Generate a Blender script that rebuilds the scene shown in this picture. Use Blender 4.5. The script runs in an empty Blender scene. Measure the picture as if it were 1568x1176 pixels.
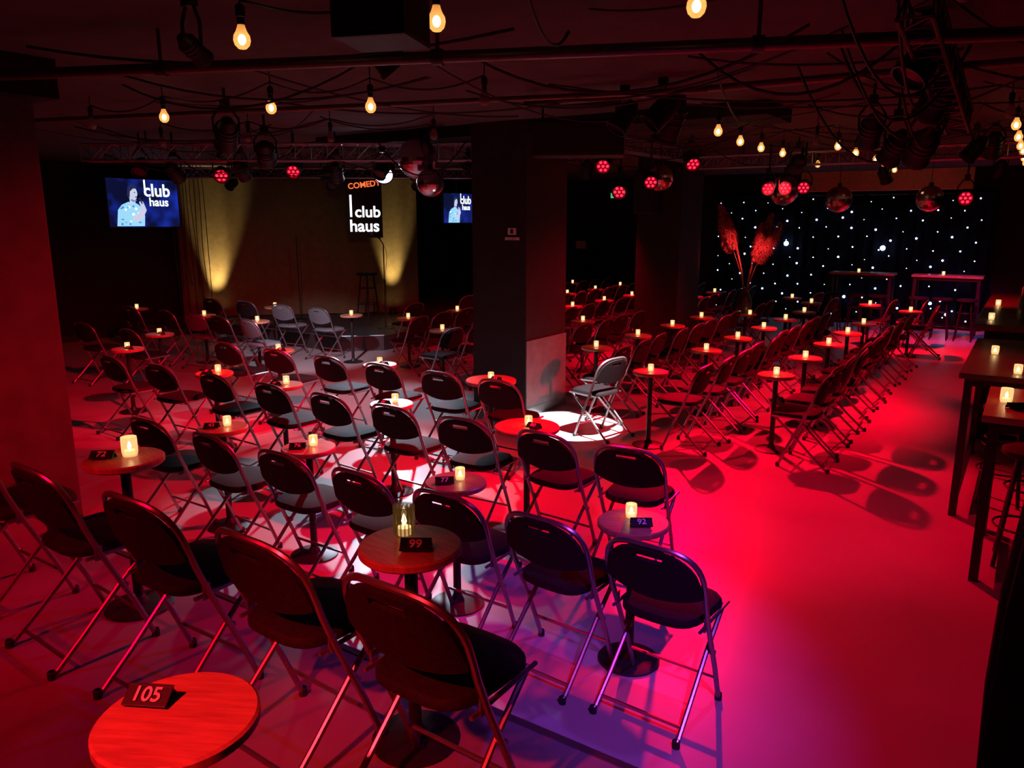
import bpy, bmesh, math, random
from mathutils import Vector, Matrix, Euler
random.seed(7)
S=bpy.context.scene
try:
    S.view_settings.view_transform='Standard'
    S.view_settings.look='None'
except Exception as ex: print(ex)
CEIL=3.1
# ---------------------------------------------------------------- materials
def mat(name,col,rough=.5,metal=0,noise=0.15,nscale=20,bump=0.0,emit=None,estr=0,spec=.5,thru=0):
    m=bpy.data.materials.new(name); m.use_nodes=True
    nt=m.node_tree; b=nt.nodes['Principled BSDF']
    tc=nt.nodes.new('ShaderNodeTexCoord'); nz=nt.nodes.new('ShaderNodeTexNoise')
    nz.inputs['Scale'].default_value=nscale; nz.inputs['Detail'].default_value=4
    nt.links.new(tc.outputs['Object'],nz.inputs['Vector'])
    r=nt.nodes.new('ShaderNodeValToRGB')
    c=Vector(col[:3])
    lo=c*(1-noise); hi=c*(1+noise)
    r.color_ramp.elements[0].position=.3; r.color_ramp.elements[1].position=.7
    r.color_ramp.elements[0].color=(*lo,1); r.color_ramp.elements[1].color=(*[min(1,x) for x in hi],1)
    nt.links.new(nz.outputs['Fac'],r.inputs['Fac']); nt.links.new(r.outputs['Color'],b.inputs['Base Color'])
    b.inputs['Roughness'].default_value=rough; b.inputs['Metallic'].default_value=metal
    b.inputs['Specular IOR Level'].default_value=spec
    if bump:
        bp=nt.nodes.new('ShaderNodeBump'); bp.inputs['Strength'].default_value=bump
        nt.links.new(nz.outputs['Fac'],bp.inputs['Height']); nt.links.new(bp.outputs['Normal'],b.inputs['Normal'])
    if emit:
        b.inputs['Emission Color'].default_value=(*emit,1); b.inputs['Emission Strength'].default_value=estr
    if thru:
        t=nt.nodes.new('ShaderNodeBsdfTransparent'); mx=nt.nodes.new('ShaderNodeMixShader'); mx.inputs[0].default_value=1-thru
        nt.links.new(t.outputs[0],mx.inputs[1]); nt.links.new(b.outputs[0],mx.inputs[2]); nt.links.new(mx.outputs[0],nt.nodes['Material Output'].inputs['Surface'])
    return m
def wood(name,c1,c2,rough=.35):
    m=mat(name,c1,rough); nt=m.node_tree; b=nt.nodes['Principled BSDF']
    tc=nt.nodes.new('ShaderNodeTexCoord'); mp=nt.nodes.new('ShaderNodeMapping'); mp.inputs['Scale'].default_value=(3,28,3)
    nz=nt.nodes.new('ShaderNodeTexNoise'); nz.inputs['Scale'].default_value=3; nz.inputs['Detail'].default_value=6
    nt.links.new(tc.outputs['Object'],mp.inputs['Vector']); nt.links.new(mp.outputs['Vector'],nz.inputs['Vector'])
    r=nt.nodes.new('ShaderNodeValToRGB'); r.color_ramp.elements[0].position=.35; r.color_ramp.elements[1].position=.65
    r.color_ramp.elements[0].color=(*c1,1); r.color_ramp.elements[1].color=(*c2,1)
    nt.links.new(nz.outputs['Fac'],r.inputs['Fac']); nt.links.new(r.outputs['Color'],b.inputs['Base Color'])
    return m
M_floor=mat('painted_concrete_floor',(.42,.38,.39),.36,noise=.10,nscale=1.3,spec=.5)
M_plat=mat('platform_floor_paint',(.22,.19,.20),.5,noise=.15,nscale=2)
M_wall=mat('black_painted_wall',(.016,.013,.014),.85,nscale=6,bump=.1,spec=.2)
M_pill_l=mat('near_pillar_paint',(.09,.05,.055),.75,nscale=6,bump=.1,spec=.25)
M_ceil=mat('dark_ceiling_paint',(.085,.055,.06),.85,nscale=5,bump=.15,spec=.2)
M_pillar=mat('pillar_paint',(.028,.020,.023),.6,nscale=8,bump=.08,spec=.3)
M_plinth=mat('plinth_grey_paint',(.20,.20,.22),.6,nscale=9,bump=.05)
M_frame=mat('chair_grey_steel',(.34,.32,.35),.3,metal=.85,noise=.05)
M_fabric=mat('chair_black_upholstery',(.014,.008,.011),.75,noise=.3,nscale=60,bump=.15,spec=.22)
M_fabric2=mat('chair_grey_upholstery',(.13,.16,.18),.7,noise=.2,nscale=60,bump=.15,spec=.3)
M_rub=mat('black_rubber',(.02,.02,.02),.8)
M_black=mat('black_metal',(.015,.014,.015),.45,metal=.2)
M_case=mat('black_plastic_case',(.013,.011,.012),.5,nscale=80,bump=.1,spec=.4)
M_top=wood('table_top_wood',(.34,.14,.085),(.50,.24,.15))
M_dwood=wood('dark_wood',(.08,.045,.025),(.15,.085,.05))
M_glass=mat('candle_glass_glow',(.35,.28,.2),.15,noise=.1,nscale=90,emit=(1,.60,.24),estr=.9,thru=.35)
M_wax=mat('candle_wax_glow',(.9,.7,.5),.5,emit=(1,.55,.2),estr=1.2)
M_glass_d=mat('candle_ribbed_dark_glass',(.02,.012,.006),.10,noise=.1,nscale=90,emit=(1,.42,.08),estr=.05,thru=.45)
M_flame=mat('candle_flame',(1,.8,.4),.5,emit=(1,.72,.32),estr=26)
M_fil=mat('bulb_core',(1,.8,.5),.3,emit=(1,.70,.32),estr=14)
M_bulb=mat('warm_bulb_clear',(.5,.4,.25),.08,emit=(1,.36,.07),estr=.85,thru=.45)
M_bulboff=mat('unlit_bulb_glass',(.30,.18,.15),.08,spec=.8,thru=.4)
M_card=mat('black_card',(.012,.012,.013),.4)
M_white=mat('white_print',(.75,.75,.75),.5)
M_wglow=mat('lit_white_letters',(1,1,1),.5,emit=(1,1,1),estr=1.6)
M_oglow=mat('lit_orange_letters',(1,.3,.1),.5,emit=(1,.16,.04),estr=1.2)
M_truss=mat('aluminium_truss',(.34,.32,.35),.4,metal=.85,noise=.06)
M_btruss=mat('black_truss',(.06,.05,.055),.4,metal=.6,noise=.06)
M_pipe=mat('dark_pipe',(.12,.08,.07),.35,metal=.5)
M_cable=mat('cable_rubber',(.010,.008,.009),.6)
M_mirror=mat('mirror_tiles',(.7,.6,.66),.22,metal=1,noise=.1,nscale=8)
M_redlens=mat('red_led_lens',(.5,.02,.02),.3,emit=(1,.015,.045),estr=3.6)
M_redglow=mat('red_lens_glow',(.3,.01,.01),.2,emit=(1,.0,.02),estr=.22)
M_whitelens=mat('white_lamp_lens',(1,1,1),.3,emit=(.72,.82,1),estr=30)
M_warmlens=mat('warm_lamp_lens',(1,.8,.4),.3,emit=(1,.78,.35),estr=14)
M_offlens=mat('dark_lens',(.03,.015,.03),.08,spec=.8)
M_gold=mat('ochre_stage_drape',(.15,.115,.06),.85,noise=.12,nscale=10,bump=.1,spec=.1)
M_stardrape=mat('black_star_drape',(.004,.004,.008),.9,nscale=15,bump=.1,spec=.1)
M_star=mat('star_led',(.8,.9,1),.3,emit=(.50,.68,1),estr=8)
M_bigstar=mat('star_led_large',(.8,.9,1),.3,emit=(.40,.58,1),estr=10)
M_cream=mat('cream_paint',(.6,.45,.32),.6)
M_pampas=mat('pampas_plume',(.95,.36,.32),.9,noise=.3,nscale=30)
M_stem=mat('dried_stem',(.55,.28,.18),.8)
M_vase=mat('dark_ceramic',(.06,.05,.05),.3)
M_stage=mat('stage_black_deck',(.035,.03,.033),.5,nscale=12)
M_cloth=mat('black_cloth',(.004,.004,.005),.95,nscale=20,bump=.2,spec=.1)
M_green=mat('green_exit_sign',(.1,.7,.3),.5,emit=(.1,.9,.35),estr=.6)
M_tvskin=mat('screen_light_blue',(.1,.3,.4),.5,emit=(.35,.75,1),estr=.95)
M_tvface=mat('screen_face_tone',(.3,.3,.3),.5,emit=(.62,.66,.85),estr=.95)
M_tvdark=mat('screen_hair_tone',(.02,.02,.05),.5,emit=(.02,.03,.10),estr=.8)
M_tvshade=mat('screen_mid_blue',(.05,.1,.3),.5,emit=(.10,.30,.75),estr=.9)
M_tvwhite=mat('screen_white',(.5,.5,.5),.5,emit=(.85,.95,1),estr=1.5)
M_bottle=mat('bottle_glass',(.25,.22,.08),.1,spec=.8,noise=.6,nscale=6)
def screen_mat():
    m=bpy.data.materials.new('tv_screen_blue'); m.use_nodes=True; nt=m.node_tree; b=nt.nodes['Principled BSDF']
    b.inputs['Base Color'].default_value=(0.01,.01,.02,1); b.inputs['Roughness'].default_value=.2
    tc=nt.nodes.new('ShaderNodeTexCoord'); nz=nt.nodes.new('ShaderNodeTexNoise'); nz.inputs['Scale'].default_value=2.2
    nt.links.new(tc.outputs['Object'],nz.inputs['Vector'])
    r=nt.nodes.new('ShaderNodeValToRGB'); e=r.color_ramp.elements
    e[0].position=.45; e[0].color=(.004,.006,.04,1); e[1].position=.70; e[1].color=(.012,.04,.55,1)
    nt.links.new(nz.outputs['Fac'],r.inputs['Fac']); nt.links.new(r.outputs['Color'],b.inputs['Emission Color'])
    b.inputs['Emission Strength'].default_value=.8
    return m
M_screen=screen_mat()
# ---------------------------------------------------------------- mesh builder
class MB:
    def __init__(s): s.bm=bmesh.new(); s.mats=[]
    def mi(s,m):
        if m not in s.mats: s.mats.append(m)
        return s.mats.index(m)
    def box(s,c,size,m,rot=None,bev=0.0):
        g=bmesh.ops.create_cube(s.bm,size=1); vs=g['verts']
        for v in vs: v.co=Vector((v.co.x*size[0],v.co.y*size[1],v.co.z*size[2]))
        fs=list({f for v in vs for f in v.link_faces})
        if bev:
            es=list({e for v in vs for e in v.link_edges})
            r=bmesh.ops.bevel(s.bm,geom=es,offset=bev,segments=2,affect='EDGES',profile=.7)
            vs=list({v for f in r['faces'] for v in f.verts}|{v for v in vs if v.is_valid})
            fs=list({f for v in vs for f in v.link_faces})
        if rot is not None: R=rot.to_matrix() if isinstance(rot,Euler) else rot
        for v in vs:
            if rot is not None: v.co=R@v.co
            v.co+=Vector(c)
        k=s.mi(m)
        for f in fs: f.material_index=k
    def tube(s,pts,r,m,seg=8,closed=False,cap=True,r2=None):
        pts=[Vector(p) for p in pts]; n=len(pts); k=s.mi(m); rings=[]
        prev=None
        for i,p in enumerate(pts):
            if closed: t=pts[(i+1)%n]-pts[i-1]
            else: t=pts[min(i+1,n-1)]-pts[max(i-1,0)]
            if t.length<1e-9: t=Vector((0,0,1))
            t.normalize()
            if prev is None:
                a=Vector((0,0,1)) if abs(t.z)<.9 else Vector((1,0,0))
                nrm=t.cross(a).normalized()
            else:
                nrm=prev-t*prev.dot(t)
                nrm.normalize()
            prev=nrm; bn=t.cross(nrm)
            rr=r if r2 is None else r+(r2-r)*i/(n-1)
            rings.append([s.bm.verts.new(p+(nrm*math.cos(2*math.pi*j/seg)+bn*math.sin(2*math.pi*j/seg))*rr) for j in range(seg)])
        for i in range(n if closed else n-1):
            a=rings[i]; b=rings[(i+1)%n]
            for j in range(seg):
                f=s.bm.faces.new((a[j],a[(j+1)%seg],b[(j+1)%seg],b[j])); f.material_index=k
        if cap and not closed:
            for rg in (rings[0][::-1],rings[-1]):
                f=s.bm.faces.new(rg); f.material_index=k
    def lathe(s,prof,c,m,seg=24,mtx=None):
        k=s.mi(m); c=Vector(c); rings=[]
        for (r,z) in prof:
            if r<1e-6:
                p=Vector((0,0,z)); p=(mtx@p if mtx else p)+c
                rings.append([s.bm.verts.new(p)])
            else:
                rg=[]
                for j in range(seg):
                    a=2*math.pi*j/seg; p=Vector((r*math.cos(a),r*math.sin(a),z)); p=(mtx@p if mtx else p)+c
                    rg.append(s.bm.verts.new(p))
                rings.append(rg)
        for a,b in zip(rings[:-1],rings[1:]):
            for j in range(seg):
                j2=(j+1)%seg
                try:
                    if len(a)==1 and len(b)==1: continue
                    if len(a)==1: f=s.bm.faces.new((a[0],b[j2],b[j]))
                    elif len(b)==1: f=s.bm.faces.new((a[j],a[j2],b[0]))
                    else: f=s.bm.faces.new((a[j],a[j2],b[j2],b[j]))
                    f.material_index=k
                except ValueError: pass
    def sphere(s,c,r,m,u=12,v=8,sc=(1,1,1)):
        k=s.mi(m); g=bmesh.ops.create_uvsphere(s.bm,u_segments=u,v_segments=v,radius=r)
        for vv in g['verts']:
            vv.co=Vector((vv.co.x*sc[0],vv.co.y*sc[1],vv.co.z*sc[2]))+Vector(c)
            for f in vv.link_faces: f.material_index=k
    def poly(s,pts,m):
        f=s.bm.faces.new([s.bm.verts.new(Vector(p)) for p in pts]); f.material_index=s.mi(m); return f
    def mesh(s,name,smooth=True,ang=.6):
        bmesh.ops.recalc_face_normals(s.bm,faces=s.bm.faces)
        if smooth:
            for f in s.bm.faces: f.smooth=True
            for e in s.bm.edges:
                if len(e.link_faces)==2 and e.calc_face_angle(0)>ang: e.smooth=False
        me=bpy.data.meshes.new(name); s.bm.to_mesh(me); s.bm.free()
        for m in s.mats: me.materials.append(m)
        return me
def obj(name,me,loc=(0,0,0),rz=0,parent=None,rot=None):
    o=bpy.data.objects.new(name,me); S.collection.objects.link(o)
    o.location=loc; o.rotation_euler=rot if rot else (0,0,rz)
    if parent: o.parent=parent
    return o
def catmull(pts,n=6):
    pts=[Vector(p) for p in pts]; out=[]
    P=[pts[0]*2-pts[1]]+pts+[pts[-1]*2-pts[-2]]
    for i in range(1,len(P)-2):
        for k in range(n):
            t=k/n; a,b,c,d=P[i-1],P[i],P[i+1],P[i+2]
            out.append(.5*((2*b)+(c-a)*t+(2*a-5*b+4*c-d)*t*t+(3*b-a-3*c+d)*t**3))
    out.append(pts[-1]); return out
def text(body,size,m,parent,loc,rot,name='lettering',ext=.001,align='CENTER'):
    cu=bpy.data.curves.new(name,'FONT'); cu.body=body; cu.size=size; cu.extrude=ext; cu.offset=size*.018
    cu.align_x=align; cu.align_y='CENTER'; cu.materials.append(m)
    o=bpy.data.objects.new(name,cu); S.collection.objects.link(o); o.parent=parent; o.location=loc; o.rotation_euler=rot
    return o
# ---------------------------------------------------------------- room shell
def slab(name,x0,x1,y0,y1,z0,z1,m,bev=0):
    b=MB(); b.box(((x0+x1)/2,(y0+y1)/2,(z0+z1)/2),(x1-x0,y1-y0,z1-z0),m,bev=bev)
    return obj(name,b.mesh(name,smooth=False))
X0,X1,Y0,Y1=-14,1.3,-2.5,17.5
slab('floor',X0-.2,X1+.2,Y0-.2,Y1+.2,-.1,0,M_floor)
slab('ceiling',X0-.2,X1+.2,Y0-.2,Y1+.2,CEIL,CEIL+.1,M_ceil)
slab('wall_left',X0-.2,X0,Y0,Y1,0,CEIL,M_wall)
slab('wall_right',X1,X1+.2,Y0,Y1,0,CEIL,M_wall)
slab('wall_back',X0,X1,Y1,Y1+.2,0,CEIL,M_wall)
slab('wall_front',X0,X1,Y0-.2,Y0,0,CEIL,M_wall)
slab('baseboard_left',X0,X0+.03,2.1,8.6,0,.12,M_black)
slab('trim_ceiling_beam',-6.3,-5.3,Y0,2.7,2.86,CEIL,M_wall)
slab('trim_ceiling_beam_mid',-7.5,-2.0,6.85,7.6,2.98,CEIL,M_wall)
slab('trim_ceiling_duct',-13.0,-9.0,-2.0,2.0,2.8,CEIL,M_wall)
b=MB(); b.box(((X0+X1)/2,(Y0+2.04)/2,.175),(X1-X0-.02,2.04-Y0-.02,.35),M_plat)
b.box(((X0+X1)/2,2.035,.345),(X1-X0-.02,.03,.02),M_frame)
obj('seating_platform',b.mesh('seating_platform',False))
def pillar(x0,x1,y0,y1,z0=0,m=None,base=True):
    m=m or M_pillar
    b=MB(); cx,cy=(x0+x1)/2,(y0+y1)/2
    b.box((cx,cy,(CEIL+z0)/2),(x1-x0,y1-y0,CEIL-z0),m,bev=.012)
    if base: b.box((cx,cy,z0+.05),(x1-x0+.03,y1-y0+.03,.10),M_plinth,bev=.005)
    return obj('pillar',b.mesh('pillar',False))
pillar(-5.09,-4.39,6.81,7.65)
b=MB(); b.box((-4.384,7.23,.42),(.012,.84,.84),M_plinth); obj('pillar_kick_panel',b.mesh('k',False))
b=MB(); b.box((-4.56,6.80,1.99),(.10,.012,.07),M_white); b.box((-4.56,6.792,1.99),(.03,.006,.045),M_card)
for i in range(7): b.box((-4.64+.027*i,6.80,1.915),(.018,.01,.03),M_white)
obj('restroom_direction_sign',b.mesh('s',False))
pillar(-5.09,-4.39,11.0,11.9)
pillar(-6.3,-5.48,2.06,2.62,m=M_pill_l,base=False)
# ---------------------------------------------------------------- folding chair
def yz_back(z): return (.8-z)*.30
def chair_mesh(name,fab):
    b=MB()
    pts=[]; n=18; sx=-1
    pts+= [Vector((sx*.20,.315,.0)),Vector((sx*.203,.235,.20)),Vector((sx*.206,.125,.44)),Vector((sx*.21,.075,.56))]
    for i in range(n+1):
        th=math.pi-math.pi*i/n
        x=.212*math.copysign(abs(math.cos(th))**.62,math.cos(th)); z=.62+.185*abs(math.sin(th))**.72
        pts.append(Vector((x,yz_back(z)-.028*(1-(x/.212)**2),z)))
    pts+=[Vector((.21,.075,.56)),Vector((.206,.125,.44)),Vector((.203,.235,.20)),Vector((.20,.315,.0))]
    b.tube(pts,.0115,M_frame,seg=8)
    for sx in (-1,1):
        b.tube([(sx*.178,.37,.435),(sx*.178,.20,.285),(sx*.181,.04,.13),(sx*.185,-.105,.0)],.0105,M_frame,seg=8)
        b.lathe([(0,0),(.016,0),(.016,.03),(.012,.034)],(sx*.185,-.103,0),M_rub,seg=10)
        b.lathe([(0,0),(.016,0),(.016,.03),(.012,.034)],(sx*.20,.312,0),M_rub,seg=10)
        b.tube([(sx*.192,.07,.435),(sx*.192,.39,.44)],.008,M_frame,seg=6)
        b.box((sx*.197,.118,.45),(.006,.03,.06),M_frame)
        b.tube([(sx*.17,.205,.285),(sx*.212,.205,.285)],.012,M_frame,seg=8)
    b.tube([(-.182,-.045,.055),(.182,-.045,.055)],.008,M_frame,seg=6)
    b.tube([(-.203,.262,.135),(.203,.262,.135)],.008,M_frame,seg=6)
    b.tube([(-.178,.37,.43),(.178,.37,.43)],.009,M_frame,seg=6)
    t=bmesh.new(); NU,NV=20,9; G=[]
    for i in range(NU+1):
        u=-1+2*i/NU; x=.206*u; col=[]
        zt=.62+.172*(1-abs(u)**3.0)**.55 if abs(u)<1 else .625
        zb=.60-.045*(1-u*u)
        if abs(u)>.93: zb=.605
        for j in range(NV+1):
            z=zb+(zt-zb)*j/NV
            col.append(t.verts.new((x,yz_back(z)-.030*(1-u*u),z)))
        G.append(col)
    for i in range(NU):
        for j in range(NV):
            um=abs(-1+2*(i+.5)/NU)
            if um<.26 and j==NV-2: continue
            t.faces.new((G[i][j],G[i+1][j],G[i+1][j+1],G[i][j+1]))
    bmesh.ops.recalc_face_normals(t,faces=t.faces)
    bmesh.ops.solidify(t,geom=t.faces[:],thickness=.02)
    tm=bpy.data.meshes.new('t'); t.to_mesh(tm); t.free()
    k=b.mi(fab); nf=len(b.bm.faces); b.bm.from_mesh(tm); b.bm.faces.ensure_lookup_table()
    for f in b.bm.faces[nf:]: f.material_index=k
    prof=[(.0,.428),(.92,.428),(1.0,.440),(1.0,.455),(.95,.470),(.80,.478),(.45,.482),(0,.483)]
    rings=[]; N=28
    for (r,z) in prof:
        if r==0: rings.append([b.bm.verts.new((0,.225,z))]); continue
        rg=[]
        for j in range(N):
            a=2*math.pi*j/N; c,s_=math.cos(a),math.sin(a)
            x=math.copysign(abs(c)**.55,c); y=math.copysign(abs(s_)**.55,s_)
            w=.182+.012*y
            rg.append(b.bm.verts.new((x*w*r,.225+y*.195*r,z)))
        rings.append(rg)
    for a,c in zip(rings[:-1],rings[1:]):
        for j in range(N):
            j2=(j+1)%N
            if len(a)==1: f=b.bm.faces.new((a[0],c[j2],c[j]))
            elif len(c)==1: f=b.bm.faces.new((a[j],a[j2],c[0]))
            else: f=b.bm.faces.new((a[j],a[j2],c[j2],c[j]))
            f.material_index=k
    for v in b.bm.verts: v.co.x*=1.05
    return b.mesh(name,ang=.7)
CH=chair_mesh('folding_chair',M_fabric); CHG=chair_mesh('folding_chair_grey',M_fabric2)
def chair(x,y,rz=0,z=0,me=None,j=4):
    return obj('folding_chair',me or CH,(x,y,z),math.radians(rz+random.uniform(-j,j)))
# ---------------------------------------------------------------- tables etc
def table_mesh(r,h=.72):
    b=MB()
    b.lathe([(0,h-.03),(r-.006,h-.03),(r,h-.024),(r,h-.006),(r-.006,h),(0,h)],(0,0,0),M_top,seg=48)
    b.lathe([(0,h-.045),(.07,h-.045),(.07,h-.03),(0,h-.03)],(0,0,0),M_black,seg=20)
    b.lathe([(.022,.02),(.022,h-.04)],(0,0,0),M_black,seg=16)
    b.lathe([(0,0),(.15,0),(.15,.008),(.13,.014),(.04,.022),(.028,.05),(.022,.06)],(0,0,0),M_black,seg=32)
    return b.mesh('t')
TS=table_mesh(.168); TL=table_mesh(.225)
def candle_mesh(gl,r=.036,h=.10,rib=False):
    b=MB()
    prof=[(0,.0),(r*.85,.0),(r*.9,.004),(r,.02),(r,h*.85),(r*.97,h),(r*.90,h),(r*.92,h*.6)]
    b.lathe(prof,(0,0,0),gl,seg=32)
    if rib:
        for i in range(16):
            a=2*math.pi*i/16; b.tube([(r*math.cos(a),r*math.sin(a),.01),(r*math.cos(a),r*math.sin(a),h*.95)],.003,gl,seg=5)
        b.lathe([(r,h-.004),(r+.003,h-.002),(r+.002,h+.002),(r*.93,h+.002)],(0,0,0),gl,seg=32)
    b.lathe([(0,.006),(r*.7,.006),(r*.7,h*.30),(0,h*.32)],(0,0,0),M_wax,seg=20)
    b.lathe([(0,h*.33),(.006,h*.40),(.009,h*.50),(.005,h*.66),(0,h*.78)],(0,0,0),M_flame,seg=10)
    return b.mesh('c')
CM=candle_mesh(M_glass,.027,.066); CMD=candle_mesh(M_glass_d,.034,.105,True); CML=candle_mesh(M_glass,.034,.088)
b=MB()
b.box((0,0,.018),(.10,.004,.05),M_card,rot=Euler((math.radians(-58),0,0)),bev=.001)
b.box((0,.024,.015),(.10,.003,.04),M_card,rot=Euler((math.radians(35),0,0)))
CARD=b.mesh('card',False)
def table(x,y,z=0,h=.72,me=None,cm=None,card=True,txt=None,co=(0,0),ca=(.07,-.03),crz=0):
    t=obj('round_cocktail_table',me or TS,(x,y,z),random.uniform(-.3,.3))
    obj('candle_holder',cm or CM,(x+co[0],y+co[1],z+h))
    if card:
        c=obj('table_number_card',CARD,(x+ca[0],y+ca[1],z+h+.003),math.radians(crz))
        text(txt or str(random.randint(40,98)),.042,M_white,c,(0,-.004,.0215),(math.radians(32),0,0),name='number')
    return t
PZ=.35
for x,y in ((-1.32,1.40),(-1.90,1.395),(-2.53,1.38),(-3.18,1.35),(-3.85,1.35)): chair(x,y,0,PZ,j=3)
table(-1.58,1.76,PZ,cm=CMD,txt='99',co=(-.06,.04),ca=(.05,-.03),crz=33)
table(-3.26,1.76,PZ,cm=CML,co=(0,.03),ca=(-.05,-.07),crz=40)
obj('round_cocktail_table',TS,(-1.40,.81,PZ),.5)
c=obj('table_number_card',CARD,(-1.49,.80,PZ+.723),math.radians(28)); text('105',.045,M_white,c,(0,-.004,.0215),(math.radians(32),0,0),name='number')
for x in (-1.17,-1.70,-2.26,-2.85,-3.46,-4.12,-4.80): chair(x,2.77,0)
table(-1.42,3.14,txt='92',co=(-.03,.04),ca=(.06,-.04),crz=33)
for x in (-2.46,-3.62,-4.48): table(x,3.12,co=(0,.04),ca=(-.02,-.07),crz=40)
for x in (-1.85,-2.43,-3.07,-3.71,-4.37,-5.04,-5.78,-6.61,-7.41): chair(x,3.97,0)
table(-2.76,4.3,me=TL,co=(.0,.02))
for x in (-3.99,-5.25,-6.20): table(x,4.28,co=(0,.04),ca=(-.02,-.07))
for x in (-3.59,-4.21,-4.91,-5.61,-6.37,-7.2,-9.1,-10.15): chair(x,5.13,0)
table(-3.88,5.45,me=TL); table(-5.22,5.45); table(-6.72,5.45); table(-8.95,5.45); table(-8.2,4.6)
for x,g in ((-8.67,1),(-9.3,0),(-9.87,1),(-10.55,0),(-11.5,0)): chair(x,6.55,0,me=CHG if g else CH,j=8)
for x,g in ((-8.97,1),(-9.80,1),(-10.7,0),(-11.6,0)): chair(x,8.05,4,me=CHG if g else CH,j=4)
for x,y in ((-8.98,6.95),(-8.4,8.2),(-10.25,8.3),(-10.2,6.95),(-11.9,6.9),(-12.4,5.0)): table(x,y,card=False)
chair(-3.25,6.62,75)
def colrow(x,ys):
    for y in ys: chair(x+random.uniform(-.04,.04),y,90)
def fr(a,b_,s):
    out=[];y=a
    while y<=b_: out.append(y); y+=s
    return out
colrow(-1.38,fr(6.85,12.3,.54)); colrow(-2.38,fr(6.75,12.6,.54)); colrow(-3.5,fr(7.3,11.2,.55)+[12.4,12.95]);
colrow(-4.7,fr(8.15,10.6,.56)+fr(12.4,16,.56)); colrow(-5.8,fr(7.4,16.2,.57)); colrow(-7.0,fr(8.1,16.2,.58)); colrow(-8.2,[10.9,11.5]+fr(12.1,16.3,.58))
colrow(-8.15,[9.4])
colrow(-9.4,fr(13,16.3,.58))
for y in fr(7.1,12.2,1.08): table(-1.84,y,card=False)
for y in fr(6.70,12.2,1.08): table(-2.86,y+.3 if y>7 else y-.1,card=False)
for y in fr(7.58,11.0,1.1): table(-3.95,y,card=False)
for y in fr(8.4,10.6,1.12)+fr(12.7,16,1.12): table(-5.18,y,card=False)
for y in fr(7.7,16,1.14): table(-6.25,y,card=False)
for y in fr(8.4,16,1.16): table(-7.45,y,card=False)
for y in [12.2]+fr(13,16,1.16): table(-8.62,y,card=False)
# ---------------------------------------------------------------- high bar tables & stools on the right
def bar_table(x0,x1,y0,y1,h,m=None):
    b=MB(); b.box(((x0+x1)/2,(y0+y1)/2,h-.02),(x1-x0,y1-y0,.04),m or M_dwood,bev=.005)
    for x in (x0+.06,x1-.06):
        for y in (y0+.06,y1-.06):
            b.box((x,y,(h-.04)/2),(.05,.05,h-.04),M_black)
        b.box((x,(y0+y1)/2,.12),(.04,y1-y0-.12,.04),M_black)
    b.box(((x0+x1)/2,(y0+y1)/2,h-.07),(x1-x0-.1,y1-y0-.1,.05),M_black)
    return obj('high_bar_table',b.mesh('high_bar_table',False))
b=MB()
b.lathe([(0,.70),(.16,.70),(.17,.71),(.17,.735),(.15,.745),(0,.75)],(0,0,0),M_fabric,seg=28)
for i in range(4):
    a=math.pi/4+i*math.pi/2
    b.tube([(.10*math.cos(a),.10*math.sin(a),.70),(.19*math.cos(a),.19*math.sin(a),0)],.013,M_black,seg=8)
for h,r in ((.25,.166),(.5,.133)):
    b.tube([(r*math.cos(2*math.pi*i/24),r*math.sin(2*math.pi*i/24),h) for i in range(24)],.007,M_black,seg=6,closed=True)
STOOL=b.mesh('bar_stool')
bar_table(-.14,.5,5.0,5.95,1.02,M_top); obj('candle_holder',CML,(-.04,5.45,1.02)); obj('table_number_card',CARD,(.02,5.28,1.023),.5)
bar_table(-.34,.3,6.12,8.1,1.06); obj('candle_holder',CM,(-.17,7.16,1.06)); obj('candle_holder',CM,(-.0,6.3,1.06))
obj('bar_stool',STOOL,(.14,5.48,0)); obj('bar_stool',STOOL,(-.02,6.7,0)); obj('bar_stool',STOOL,(-.02,7.5,0))
# cloth form standing in for a dark coat-like shape at the right edge
b=MB(); N=72; rings=[]
for z,amp in ((1.34,0),(1.33,.004),(1.2,.010),(.95,.018),(.6,.028),(.25,.034),(.0,.038)):
    rg=[]
    for j in range(N):
        a=2*math.pi*j/N; c,s_=math.cos(a),math.sin(a)
        rr=.27+amp*math.sin(a*11)+amp*.5*math.sin(a*7+1)+.03*max(0,1-abs(z-.8)/.5)
        rg.append(b.bm.verts.new((rr*c,rr*s_,z)))
    rings.append(rg)
k=b.mi(M_cloth)
for a,c in zip(rings[:-1],rings[1:]):
    for j in range(N): f=b.bm.faces.new((a[j],a[(j+1)%N],c[(j+1)%N],c[j])); f.material_index=k
b.bm.faces.new(rings[0]).material_index=k
obj('dark_cloth_form',b.mesh('draped'),(.34,2.72,0))
# bar counter
b=MB(); b.box((.2,10.4,.54),(1.0,3.6,1.08),M_wall); b.box((.17,10.4,1.11),(1.16,3.8,.06),M_dwood,bev=.01)
for i in range(9): b.box((-.31,8.85+.4*i,.55),(.02,.05,1.0),M_black)
obj('bar_counter',b.mesh('bar',False))
for i in range(12):
    b=MB(); h=random.uniform(.24,.32)
    b.lathe([(0,0),(.035,0),(.037,.01),(.037,h*.6),(.03,h*.68),(.013,h*.78),(.013,h),(0,h)],(0,0,0),M_bottle,seg=16)
    obj('bottle',b.mesh('bottle'),(random.uniform(-.1,.35),8.9+.28*i,1.14))
for y in (8.95,10.5): obj('candle_holder',CM,(-.28,y,1.14))
for x0 in (-3.3,-1.85):
    bar_table(x0,x0+1.15,16.05,16.55,1.12,M_top)
    for k2 in range(3): obj('bar_stool',STOOL,(x0+.2+.38*k2,15.75,0))
    obj('candle_holder',CM,(x0+.5,16.3,1.12))
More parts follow.
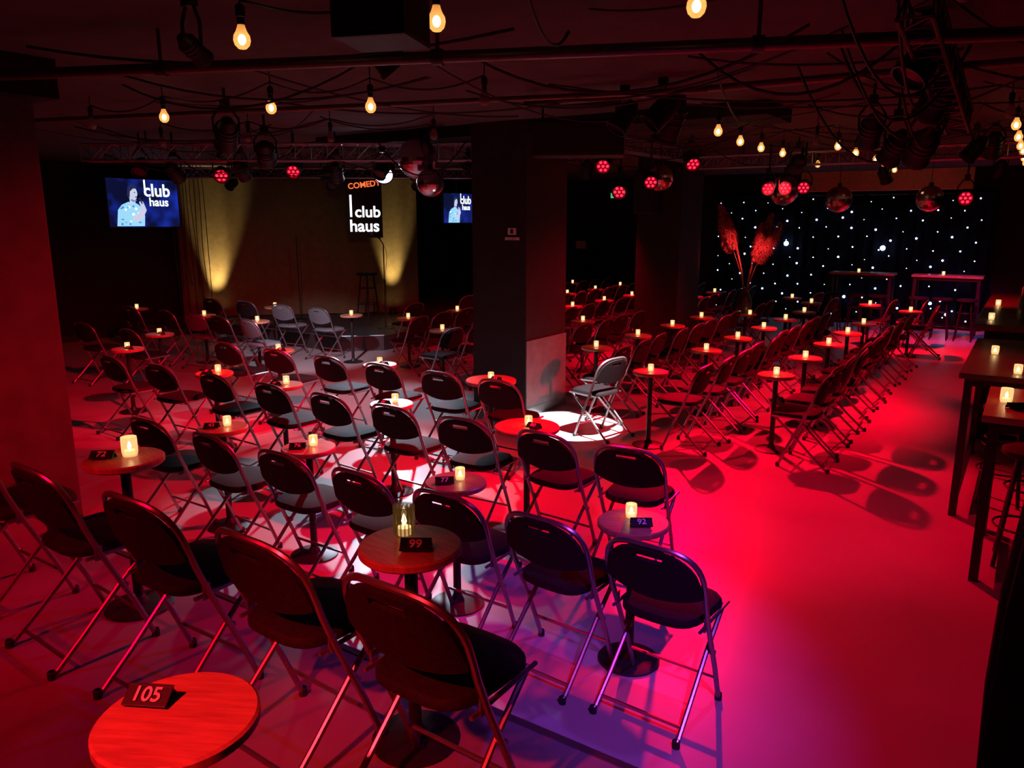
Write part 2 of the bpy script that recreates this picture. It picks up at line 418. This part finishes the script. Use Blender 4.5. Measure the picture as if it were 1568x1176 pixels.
for x,y in ((-3.1,13.9),(-2.2,14.1),(-1.5,13.4),(-3.6,14.6)): table(x,y,card=False)
for x,y in ((-2.75,14),(-1.85,14.2),(-1.15,13.5),(-3.2,14.9),(-1.4,14.4)): chair(x,y,90,j=15)
# ---------------------------------------------------------------- stage
b=MB(); pts=[(-13.8,8.78),(-9.3,8.72),(-8.75,9.25),(-8.75,11.6),(-10.4,12.1)]
top=[b.bm.verts.new((x,y,.25)) for x,y in pts]; bot=[b.bm.verts.new((x,y,0)) for x,y in pts]
k=b.mi(M_stage)
b.bm.faces.new(top).material_index=k
for i in range(5): b.bm.faces.new((top[i],bot[i],bot[(i+1)%5],top[(i+1)%5])).material_index=k
b.tube([(x,y,.25) for x,y in pts[:4]],.012,M_truss,seg=6)
b.box((-8.55,10.25,.07),(.36,.8,.14),M_stage,bev=.006)
obj('stage_platform',b.mesh('stage',False))
def drape(name,p0,p1,z0,z1,m,pleat=.12,amp=.035,nz=6):
    b=MB(); k=b.mi(m); p0=Vector((*p0,0)); p1=Vector((*p1,0)); L=(p1-p0).length; d=(p1-p0)/L; n=Vector((d.y,-d.x,0))
    N=int(L/.025); cols=[]
    for i in range(N+1):
        s_=L*i/N; col=[]
        for j in range(nz+1):
            z=z0+(z1-z0)*j/nz; w=amp*(1-.4*j/nz)
            o=w*math.sin(2*math.pi*s_/pleat+.6*math.sin(s_*3.1))+w*.4*math.sin(s_*17)
            col.append(b.bm.verts.new(p0+d*s_+n*o+Vector((0,0,z))))
        cols.append(col)
    for a,c in zip(cols[:-1],cols[1:]):
        for j in range(nz): b.bm.faces.new((a[j],c[j],c[j+1],a[j+1])).material_index=k
    b.tube([p0+Vector((0,0,z1)),p1+Vector((0,0,z1))],.02,M_black,seg=8)
    return obj(name,b.mesh(name,ang=3))
drape('stage_backdrop_curtain',(-13.75,8.93),(-10.5,12.18),.25,2.92,M_gold,pleat=.42,amp=.018)
sc=Vector((-11.0,11.2,2.36)); rs=math.radians(45-3)
b=MB(); b.box((0,0,0),(.70,.05,1.18),M_case,bev=.006)
for sx in (-.25,.25): b.tube([(sx,0,.58),(sx,0,CEIL-sc.z)],.008,M_black)
sg=obj('comedy_club_sign',b.mesh('sign',False),sc,rs)
text('COMEDY',.15,M_oglow,sg,(.02,-.03,.42),(math.radians(90),math.radians(-7),0),name='lettering_comedy',ext=.002)
text('club',.30,M_wglow,sg,(.07,-.03,-.10),(math.radians(90),0,0),name='lettering_club',ext=.002)
text('haus',.32,M_wglow,sg,(.0,-.03,-.37),(math.radians(90),0,0),name='lettering_haus',ext=.002)
b=MB(); b.box((-.25,-.028,.02),(.04,.006,.42),M_wglow)
obj('logo_bar',b.mesh('logo',False),parent=sg)
b=MB(); x,y=-9.3,9.9
b.lathe([(0,0),(.15,0),(.15,.012),(.03,.03),(.012,.05)],(0,0,0),M_black,seg=28)
b.tube([(0,0,.03),(0,0,1.45)],.010,M_black); b.tube([(0,0,.8),(0,0,.86)],.016,M_black)
b.tube([(0,0,1.45),(-.05,-.05,1.56)],.009,M_black)
b.tube([(-.03,-.03,1.54),(-.12,-.12,1.62)],.012,M_black,r2=.016); b.sphere((-.135,-.135,1.635),.027,M_truss,12,8)
b.tube(catmull([(-.03,-.03,1.53),(.05,.02,1.3),(.03,.0,.9),(.04,.02,.3),(.2,.1,.02)]),.004,M_cable,seg=5)
obj('microphone_stand',b.mesh('mic'),(x,y,.25))
o=obj('bar_stool',STOOL,(-10.45,10.65,.25)); o.scale=(1.15,1.15,1.2)
b=MB(); b.lathe([(0,0),(.14,0),(.14,.01),(.012,.04)],(0,0,0),M_black,seg=20); b.tube([(0,0,.03),(0,0,1.6)],.010,M_black)
obj('microphone_stand',b.mesh('mic2'),(-11.5,9.9,.25))
# ---------------------------------------------------------------- TVs
def tv(loc,rz,w,h):
    b=MB(); b.box((0,0,0),(w,.05,h),M_case,bev=.006); b.box((0,-.027,0),(w-.04,.004,h-.04),M_screen)
    b.tube([(0,.04,h*.2),(0,.04,CEIL-loc[2])],.02,M_black); b.box((0,.04,0),(.3,.05,.3),M_black)
    o=obj('wall_television',b.mesh('tv',False),loc,rz)
    R=(math.radians(90),0,0); s=h/.87
    text('club',.31*s,M_tvwhite,o,(.26*s,-.034,.22*s),R,name='screen_text_club'); text('haus',.21*s,M_tvwhite,o,(.28*s,-.034,.02*s),R,name='screen_text_haus')
    b=MB(); b.box((.03*s,-.034,.28*s),(.03*s,.003,.26*s),M_tvwhite)
    def disc(cx,cz,rx,rz_,m,yy,n=20): b.poly([(cx+rx*math.cos(2*math.pi*i/n),yy,cz+rz_*math.sin(2*math.pi*i/n)) for i in range(n)],m)
    def P(pts,m,yy): b.poly([(x_*s,yy,z_*s) for x_,z_ in pts],m)
    # torso in patterned shirt, neck, head in three-quarter view, raised arm with microphone
    P(((-.54,-.40),(-.03,-.40),(-.01,-.22),(-.05,-.08),(-.12,-.02),(-.20,.02),(-.30,.02),(-.42,-.03),(-.50,-.12)),M_tvskin,-.0300)
    P(((-.27,-.02),(-.17,-.02),(-.16,.08),(-.27,.08)),M_tvface,-.0303)
    disc(-.205*s,.165*s,.088*s,.125*s,M_tvface,-.0306)
    P(((-.31,.14),(-.29,.27),(-.22,.325),(-.13,.30),(-.115,.25),(-.19,.25),(-.25,.20),(-.265,.10),(-.29,.08)),M_tvdark,-.0310)
    disc(-.168*s,.185*s,.014*s,.008*s,M_tvdark,-.0312); disc(-.145*s,.105*s,.020*s,.010*s,M_tvdark,-.0312)
    P(((-.24,.07),(-.17,.045),(-.13,.06),(-.15,.035),(-.20,.02),(-.25,.045)),M_tvshade,-.0311)
    for q in range(16):
        xx=random.uniform(-.46,-.10); zz=random.uniform(-.37,-.05); disc(xx*s,zz*s,random.uniform(.012,.03)*s,random.uniform(.010,.024)*s,random.choice((M_tvshade,M_tvwhite,M_tvshade)),-.0313-.0001*q,10)
    P(((-.22,-.34),(-.06,-.28),(.03,-.12),(-.02,.02),(-.06,.05),(-.10,.02),(-.07,-.08),(-.14,-.18),(-.24,-.22)),M_tvface,-.0333)
    P(((-.115,.10),(-.085,.125),(-.03,.0),(-.05,-.015)),M_tvdark,-.0336)
    disc(-.105*s,.115*s,.026*s,.026*s,M_card,-.0338)
    obj('screen_performer_picture',b.mesh('perf',False),parent=o)
    return o
tv((-13.25,8.0,2.40),math.radians(90),1.36,.86)
tv((-9.2,11.9,2.33),math.radians(90),1.02,.58)
# ---------------------------------------------------------------- star curtain
drape('star_curtain',(-6.0,17.3),(-.7,17.3),.02,2.62,M_stardrape,pleat=.2,amp=.03)
b=MB(); r_=0; z=.22
while z<2.55:
    x=-5.9+(.25 if r_%2 else 0)
    while x<-.75:
        b.sphere((x+random.uniform(-.07,.07),17.22,z+random.uniform(-.05,.05)),random.choice((.008,.011,.015,.020)),M_star,8,5)
        x+=.5
    z+=.19; r_+=1
for x,zz in ((-4.45,1.62),(-2.55,1.56)): b.sphere((x,17.2,zz),.05,M_bigstar,12,8)
for x,zz in ((-3.2,.55),(-1.6,.5),(-1.1,1.0),(-1.3,.3),(-2.3,.4)): b.sphere((x,17.2,zz),.03,M_bigstar,12,8)
obj('star_curtain_lights',b.mesh('stars'))
slab('trim_back_beam',-3.45,-.9,14.0,14.15,2.58,2.90,M_cream)
b=MB(); b.box((0,0,0),(.30,.05,.13),M_case,bev=.005); b.box((0,-.027,0),(.27,.006,.10),M_green)
b.tube([(0,0,.06),(0,0,.5)],.006,M_black)
ex=obj('exit_sign',b.mesh('exit',False),(-7.2,14.6,2.6),math.radians(20)); text('EXIT',.08,M_white,ex,(0,-.031,0),(math.radians(90),0,0),name='exit_text')
b=MB(); b.box((0,0,0),(.3,.02,.22),M_plinth,bev=.004); b.box((0,-.012,0),(.26,.004,.18),M_white); obj('notice_frame',b.mesh('n',False),(-9.6,17.47,1.5))
# ---------------------------------------------------------------- pampas vase on table
b=MB(); b.lathe([(0,0),(.07,0),(.10,.06),(.11,.16),(.07,.27),(.045,.32),(.055,.36),(.048,.36),(.04,.32)],(0,0,0),M_vase,seg=28)
kp=b.mi(M_pampas)
for (dx,dy,h) in ((-.34,-.18,1.48),(-.25,-.16,1.34),(-.38,-.05,1.26),(.14,.10,1.20),(.24,.14,1.34),(.18,-.04,1.08),(.34,.2,1.20),(.28,.02,1.04)):
    st=catmull([(0,0,.2),(dx*.25,dy*.25,.2+(h-.2)*.4),(dx*.75,dy*.75,.2+(h-.2)*.85),(dx*1.1,dy*1.1,h)],6)
    b.tube(st,.006,M_stem,seg=5)
    base=Vector((dx*.72,dy*.72,h*.70)); tip=Vector((dx*1.15,dy*1.15,h+.12)); ax=tip-base
    for q in range(800):
        t=random.random(); p=base+ax*t; a=random.uniform(0,6.28); w=.10*math.sin(math.pi*min(1,.16+t*.80))**.6+.012
        out=Vector((math.cos(a),math.sin(a),0)); L=random.uniform(.4,1.15)
        e=p+out*w*L+Vector((0,0,.0)); sd=Vector((-out.y,out.x,0))*.007
        m_=p+out*w*L*.5+Vector((0,0,.04*L))
        v=[b.bm.verts.new(c) for c in (p-sd*.5,p+sd*.5,m_+sd,e,m_-sd)]
        b.bm.faces.new(v).material_index=kp
obj('round_cocktail_table',TS,(-3.55,11.68,0)); obj('candle_holder',CM,(-3.45,11.57,.72)); obj('pampas_grass_vase',b.mesh('pampas'),(-3.58,11.70,.72))
# ---------------------------------------------------------------- ceiling: bulbs
def bulbmesh(m,lit):
    b=MB(); q=.86
    b.lathe([(0,-.052*q),(.02*q,-.048*q),(.036*q,-.032*q),(.043*q,-.008*q),(.040*q,.014*q),(.028*q,.034*q),(.017,.048),(.015,.06)],(0,0,0),m,seg=20)
    b.lathe([(.0155,.055),(.0165,.06),(.0165,.085),(.021,.088),(.021,.13),(.012,.14),(0,.14)],(0,0,0),M_black,seg=16)
    if lit: b.sphere((0,0,-.004),.017,M_fil,10,8,(1,1,1.3))
    b.tube([(0,0,.13),(0,0,.17)],.004,M_cable,seg=5)
    return b.mesh('bulb')
BU=bulbmesh(M_bulb,True); BO=bulbmesh(M_bulboff,False)
bulbs=[[(-2.97,2.32),(-2.11,2.6),(-1.14,2.92),(-.3,3.2)],
 [(-6.6,3.6),(-5.67,3.66),(-4.5,3.72),(-3.82,3.99),(-3.13,4.34)],
 [(-2.39,6.76),(-2.51,7.74),(-2.56,8.6),(-2.6,9.6),(-2.62,10.6),(-2.65,11.6)],
 [(-1.88,8.1),(-1.88,9.07),(-1.88,10.05),(-1.85,11.2),(-1.9,12.2),(-1.9,13.2)],
 [(-.27,7.0),(-.25,7.9),(-.25,8.9),(-.25,9.9),(-.25,11),(-.25,12.1),(-.25,13.2)],
 [(-7.2,4.6),(-6.4,5.0),(-5.6,5.3),(-4.6,5.6)]]
unlit={(-3.13,4.34),(-7.2,4.6),(-6.4,5.0),(-1.88,8.1),(-5.6,5.3),(-4.6,5.6),(-6.6,3.6),(-.27,7.0),(-.3,3.2)}
bc=MB()
for line in bulbs:
    for p in line:
        z=2.87+(random.uniform(-.02,.02)); obj('hanging_light_bulb',BO if p in unlit else BU,(p[0],p[1],z))
        bc.tube([(p[0],p[1],z+.16),(p[0],p[1],CEIL-.001)],.004,M_cable,seg=5)
    for a,c in zip(line[:-1],line[1:]):
        a=Vector((*a,3.03)); c=Vector((*c,3.03)); 
        bc.tube(catmull([a,(a*.75+c*.25)-Vector((0,0,.06)),(a+c)/2-Vector((0,0,.08)),(a*.25+c*.75)-Vector((0,0,.06)),c],4),.006,M_cable,seg=5)
def cable(a,c,sag,r=.007):
    a=Vector(a); c=Vector(c); pts=[]
    for i in range(13):
        t=i/12; p=a.lerp(c,t); p.z-=sag*4*t*(1-t); pts.append(p)
    bc.tube(pts,r,M_cable,seg=5)
for i in range(66):
    x=random.uniform(-9,-.3); y=random.uniform(2.8,10.5); L=random.uniform(1,3.6); a=random.choice((0,.4,-.4,.8,1.6))+random.uniform(-.3,.3)
    x2=x+L*math.cos(a); y2=y+L*math.sin(a)
    x2=max(-10,min(.8,x2)); y2=min(12,max(2.5,y2))
    cable((x,y,random.uniform(2.98,3.08)),(x2,y2,random.uniform(2.98,3.08)),random.uniform(.04,.24),random.choice((.005,.007)))
for (a,c,s_) in (((-4.8,2.3,3.05),(-2.2,3.3,3.0),.12),((-2.9,3.9,3.05),(-1.0,4.0,3.0),.25),((-1.6,4.0,3.0),(-.5,4.1,3.0),.3),((-1.5,2.2,3.08),(-1.9,3.3,2.95),.2),((-1.0,4.6,3.05),(-.4,4.9,3.0),.4),((-5.6,5.9,2.9),(-5.0,6.6,2.9),.35),((-8.3,5.4,2.9),(-7.4,6.0,2.85),.3),
   ((-.9,4.2,3.0),(-.5,5.6,2.8),.35),((-.6,3.8,3.0),(-.6,5.2,2.85),.25),((-1.3,5.0,3.0),(-.5,5.4,2.8),.45),((-.8,3.6,3.05),(-.45,4.6,2.9),.3),((-.7,4.6,2.9),(-.55,5.8,2.75),.3),((-9.0,5.0,2.85),(-7.2,6.2,2.85),.22),((-8.0,5.7,2.85),(-6.2,6.8,2.85),.25),((-6.9,6.4,2.85),(-5.3,7.4,2.85),.22)):
    cable(a,c,s_,.008)
for q in range(9):
    xx=-13.35+.06*q; yy=8.62+.04*q
    bc.tube(catmull([(xx,yy,3.09),(xx+.03*math.sin(q),yy,2.5),(xx-.04*math.cos(q*2),yy,1.6),(xx+.05,yy,.9 if q%2 else .27)]),.007,M_cable,seg=5)
obj('ceiling_cables',bc.mesh('cables'))
b=MB(); b.tube([(-6.5,1.55,2.9),(.6,4.55,2.9)],.030,M_pipe,seg=12)
for t in (.15,.35,.55,.75,.9):
    x=-6.5+7.1*t; y=1.55+3.0*t; b.tube([(x,y,2.9),(x,y,CEIL)],.010,M_pipe); b.tube([(x-.025,y-.01,2.9),(x+.025,y+.01,2.9)],.040,M_btruss,seg=12)
obj('lighting_pipe',b.mesh('pipe'))
b=MB(); b.tube([(-9,3.2,2.98),(-2.0,5.4,2.98)],.02,M_pipe,seg=10); b.tube([(-3.5,5.4,3.0),(.6,5.6,3.0)],.025,M_pipe,seg=10); obj('ceiling_conduit',b.mesh('conduit'))
def truss(p0,p1,s=.18,n=None,hang=True,m=None):
    m=m or M_truss
    b=MB(); p0=Vector(p0); p1=Vector(p1); d=(p1-p0); L=d.length; d.normalize()
    up=Vector((0,0,1)) if abs(d.z)<.9 else Vector((1,0,0)); sd=d.cross(up).normalized(); up=sd.cross(d)
    cs=[sd*(s/2)+up*(s/2),-sd*(s/2)+up*(s/2),-sd*(s/2)-up*(s/2),sd*(s/2)-up*(s/2)]
    for c in cs: b.tube([p0+c,p1+c],.012,m,seg=8)
    n=n or max(2,int(L/s))
    for i in range(n):
        a=p0+d*(L*i/n); e=p0+d*(L*(i+1)/n)
        for k in range(4):
            c1,c2=cs[k],cs[(k+1)%4]
            b.tube([a+c1,e+c2] if i%2 else [a+c2,e+c1],.005,m,seg=5,cap=False)
            b.tube([a+c1,a+c2],.005,m,seg=5,cap=False)
    if hang:
        for t in (.15,.5,.85):
            p=p0.lerp(p1,t)+up*(s/2); b.tube([p,(p.x,p.y,CEIL)],.01,M_black,seg=6)
    return obj('lighting_truss',b.mesh('truss'))
truss((-9.2,4.9,2.86),(-5.15,7.5,2.86))
truss((-12.6,8.4,2.92),(-8.4,11.4,2.92),.16)
truss((-4.2,10.9,2.90),(.6,10.9,2.90),.16)
truss((-4.2,7.9,2.98),(-4.2,10.8,2.98),.14)
truss((-.52,3.75,2.98),(-.50,5.9,2.72),.13,hang=False,m=M_btruss)
def speaker(loc,w,d,h,rz):
    b=MB(); b.box((0,0,0),(w,d,h),M_case,bev=.015)
    b.box((0,-d/2-.004,0),(w-.04,.01,h-.04),M_cable,bev=.004)
    for dx in (-w*.4,w*.4): b.tube([(dx,0,h/2),(dx,0,CEIL-loc[2])],.01,M_black,seg=6)
    b.box((0,d/2-.02,0),(w*.4,.06,.08),M_black)
    obj('hanging_speaker',b.mesh('sp',False),loc,rz)
speaker((-2.0,2.16,2.89),.27,.26,.36,math.radians(20))
speaker((-3.45,6.2,2.80),.80,.36,.30,math.radians(25))
speaker((-10.6,3.0,2.7),.55,.4,.5,math.radians(60))
speaker((-4.75,10.6,2.5),.35,.3,.6,math.radians(10))
def disco(loc,r):
    b=MB(); b.sphere((0,0,0),r,M_mirror,28,18); b.lathe([(0,r*.97),(.03,r*.97),(.03,r+.04),(0,r+.04)],(0,0,0),M_black,seg=12)
    b.tube([(0,0,r),(0,0,CEIL-loc[2])],.005,M_black,seg=6); obj('mirror_ball',b.mesh('disco',False),loc)
disco((-5.78,6.75,2.77),.22); disco((-5.50,6.62,2.50),.15)
disco((-3.3,12.4,2.55),.22); disco((-2.6,12.9,2.42),.2); disco((-1.3,12.4,2.40),.18); disco((-4.0,9.3,2.62),.16)
# ---------------------------------------------------------------- fixtures with lamps
def fixture(loc,target,lens,r=.085,L=.24,W=0,col=(1,0,0),ang=40,blend=.4,hang=True,rad=.05,name='par_can_light'):
    loc=Vector(loc); target=Vector(target); d=(target-loc).normalized()
    q=(-d).to_track_quat('Z','Y'); R=q.to_matrix()
    b=MB()
    b.lathe([(0,L),(r*.5,L*.98),(r*.8,L*.8),(r*.95,L*.55),(r,.0),(r*1.08,-.01),(r*1.08,-.03),(r*.96,-.03),(r*.94,-.01)],loc,M_case,seg=22,mtx=R)
    for zz in (.35,.5,.65):
        b.lathe([(r*.9,L*zz-.006),(r*1.05,L*zz-.006),(r*1.05,L*zz+.006),(r*.9,L*zz+.006)],loc,M_case,seg=18,mtx=R)
    if lens is M_redlens:
        b.lathe([(0,-.006),(r*.93,-.006)],loc,M_redglow,seg=22,mtx=R)
        for i in range(7):
            rr=0 if i==0 else r*.62; a=i*math.pi/3
            b.lathe([(0,-.012),(r*.18,-.010),(r*.20,-.007)],loc+R@Vector((rr*math.cos(a),rr*math.sin(a),0)),lens,seg=10,mtx=R)
    else: b.lathe([(0,-.006),(r*.93,-.006)],loc,lens,seg=22,mtx=R)
    side=R@Vector((1,0,0)); mid=loc-d*(L*.4)
    if hang:
        topz=min(CEIL-.0,mid.z+.22); t=Vector((mid.x,mid.y,topz-.03))
        b.tube([mid+side*(r*1.1),mid+side*(r*1.15)+(t-mid)*.6,t+side*(r*.5),t-side*(r*.5),mid-side*(r*1.15)+(t-mid)*.6,mid-side*(r*1.1)],.009,M_black,seg=6)
        b.tube([t,(t.x,t.y,CEIL)],.012,M_black,seg=6); b.box(t+Vector((0,0,.03)),(.06,.05,.07),M_black)
    else:
        b.box((mid.x,mid.y,loc.z-.07),(.14,.14,.02),M_black); b.tube([mid+side*r*1.1,(mid.x+side.x*r,mid.y+side.y*r,loc.z-.07)],.008,M_black,seg=6); b.tube([mid-side*r*1.1,(mid.x-side.x*r,mid.y-side.y*r,loc.z-.07)],.008,M_black,seg=6)
    o=obj(name,b.mesh('fx'))
    if W:
        l=bpy.data.lights.new('beam','SPOT'); l.energy=W; l.color=col; l.spot_size=math.radians(ang); l.spot_blend=blend; l.shadow_soft_size=rad
        lo=bpy.data.objects.new('lamp_beam',l); S.collection.objects.link(lo); lo.parent=o
        lo.location=loc+d*.05; lo.rotation_euler=q.to_euler()
    return o
RED=(1,.0,.022); RED2=(1,.0,.050); VIO=(.30,.07,1); WH=(.72,.82,1)
F=fixture
F((-3.5,9.08,2.76),(-1.0,5.9,0),M_redlens,W=1800,col=RED,ang=54,blend=.7)
F((-2.9,3.2,2.9),(-1.45,5.4,0),M_offlens,W=560,col=RED2,ang=46,blend=1)
F((-.2,1.2,2.92),(-.75,3.6,0),M_offlens,W=45,col=(1,0,.14),ang=70,blend=1)
F((-1.3,-.7,2.9),(-1.50,.9,1.0),M_redlens,W=520,col=(1,.015,.025),ang=30,blend=.7)
F((-3.2,-.6,2.9),(-2.9,1.5,.4),M_redlens,W=230,col=RED,ang=62,blend=.9)
F((-3.9,.7,2.85),(-5.5,2.25,.2),M_redlens,W=190,col=RED,ang=40,blend=1)
F((-2.4,5.4,2.8),(-4.6,3.6,0),M_offlens,W=1000,col=RED,ang=88,blend=.8)
F((-5.4,4.0,2.7),(-8.2,5.6,0),M_offlens,W=750,col=RED,ang=84,blend=.8)
F((-.7,9.6,2.75),(-2.8,9.0,0),M_offlens,W=1100,col=RED,ang=95,blend=.8)
F((-2.0,13.2,2.7),(-1.2,14.9,0),M_redlens,W=1100,col=RED,ang=75,blend=.8)
F((-.5,9.9,2.8),(-.8,11.7,0),M_offlens,W=330,col=RED,ang=60,blend=1)  # added overhead red lamp, lifts the shadow on the floor beside the chairs
F((-5.6,10.3,2.75),(-6.6,11.5,0),M_redlens,W=420,col=RED,ang=100,blend=.8)
F((-6.2,14.2,2.75),(-5.9,13,0),M_redlens,W=300,col=RED,ang=100,blend=.8)
F((.3,.9,2.92),(-1.35,2.9,0),M_offlens,W=240,col=VIO,ang=34,blend=1)
F((-.6,4.4,2.8),(-2.2,3.0,0),M_offlens,W=120,col=VIO,ang=60,blend=1)
F((-7.0,7.5,2.68),(-4.4,4.3,0),M_whitelens,r=.12,W=850,col=WH,ang=34,blend=.7)
F((-5.6,7.4,2.72),(-6.3,6.2,0),M_offlens,W=190,col=WH,ang=62,blend=.6)  # extra white lamp, added to widen the stage spot's pool on the floor
F((-2.55,6.0,2.75),(-3.80,6.78,0),M_offlens,r=.10,L=.35,W=2000,col=(1,.97,.95),ang=20,blend=.08,rad=.01,name='profile_spotlight')
F((-6.4,5.2,2.7),(-9.3,8.1,.3),M_offlens,r=.09,W=600,col=WH,ang=34,blend=.6)
F((-.6,14.2,2.8),(-1.3,16.4,0),M_offlens,W=130,col=(.25,.15,1),ang=60,blend=.9)
F((-2.6,10.2,2.75),(-3.6,11.7,1.9),M_offlens,W=520,col=(1,.06,.07),ang=30,blend=.6)  # red spot added only to brighten the pampas plumes
for loc,tg,ln in (((-8.1,5.9,2.62),(-3,2,0.8),M_redlens),((-7.3,6.3,2.66),(-4,2,.6),M_redlens),((-8.8,5.3,2.66),(-7,3,0),M_offlens),((-6.5,6.9,2.64),(-6,4,0),M_offlens),
   ((-7.8,6.0,2.62),(-9,9,0),M_offlens),((-6.9,6.6,2.6),(-9,9,0),M_offlens),((-8.5,5.6,2.6),(-10,9,0),M_offlens),((-6.1,7.1,2.62),(-9,10,0),M_offlens),((-12,8.9,2.7),(-11,5,0),M_offlens),((-10.5,9.9,2.7),(-9,6,0),M_offlens),((-9.3,10.8,2.7),(-8,6,0),M_offlens),
   ((-4.15,8.03,2.70),(-2,3,.5),M_redlens),((-3.91,8.81,2.55),(-1.5,4,.5),M_redlens),((-4.13,8.42,2.43),(-2.5,4,.5),M_redlens),((-2.83,10.7,2.52),(-1.2,3,.9),M_redlens),((-3.06,10.7,2.52),(-1.4,3,.9),M_redlens),
   ((-2.6,10.7,2.52),(-1.0,3,.9),M_redlens),((-.75,10.7,2.36),(-.2,4,1),M_redlens),((-.95,6.3,2.55),(-2.5,8,.3),M_offlens),((-.70,5.7,2.5),(-2,8,.3),M_offlens),((-1.15,6.6,2.7),(-2,9,0),M_offlens),((-.6,5.2,2.72),(-1.6,6.5,1.2),M_redlens),
   ((-2.75,5.55,2.8),(-4,4,0),M_offlens)):
    F(loc,tg,ln,r=.080,L=.22)
F((-3.38,2.4,2.86),(-4,5,1.5),M_offlens,r=.045,L=.14)
# stage uplights
F((-13.14,9.22,.33),(-13.23,9.37,1.25),M_warmlens,r=.06,L=.10,W=520,col=(1,.72,.30),ang=40,blend=.9,hang=False,name='stage_uplight')
F((-10.70,11.60,.33),(-10.83,11.76,1.25),M_warmlens,r=.06,L=.10,W=420,col=(1,.72,.30),ang=36,blend=.9,hang=False,name='stage_uplight')
F((-8.9,8.3,2.75),(-12.1,10.6,1.5),M_offlens,W=20,col=(1,.62,.30),ang=50,blend=1)  # not an uplight: added weak warm fill for the backdrop
# ---------------------------------------------------------------- world & camera
w=bpy.data.worlds.new('World'); S.world=w; w.use_nodes=True
bg=w.node_tree.nodes['Background']; bg.inputs[0].default_value=(.02,.003,.006,1); bg.inputs[1].default_value=.3
cam=bpy.data.cameras.new('Camera'); co=bpy.data.objects.new('Camera',cam); S.collection.objects.link(co)
cam.sensor_width=36; cam.lens=36*1177/1568; cam.clip_start=.05
co.location=(0,0,2.1); co.rotation_euler=(math.radians(78),0,math.radians(33.85))
S.camera=co
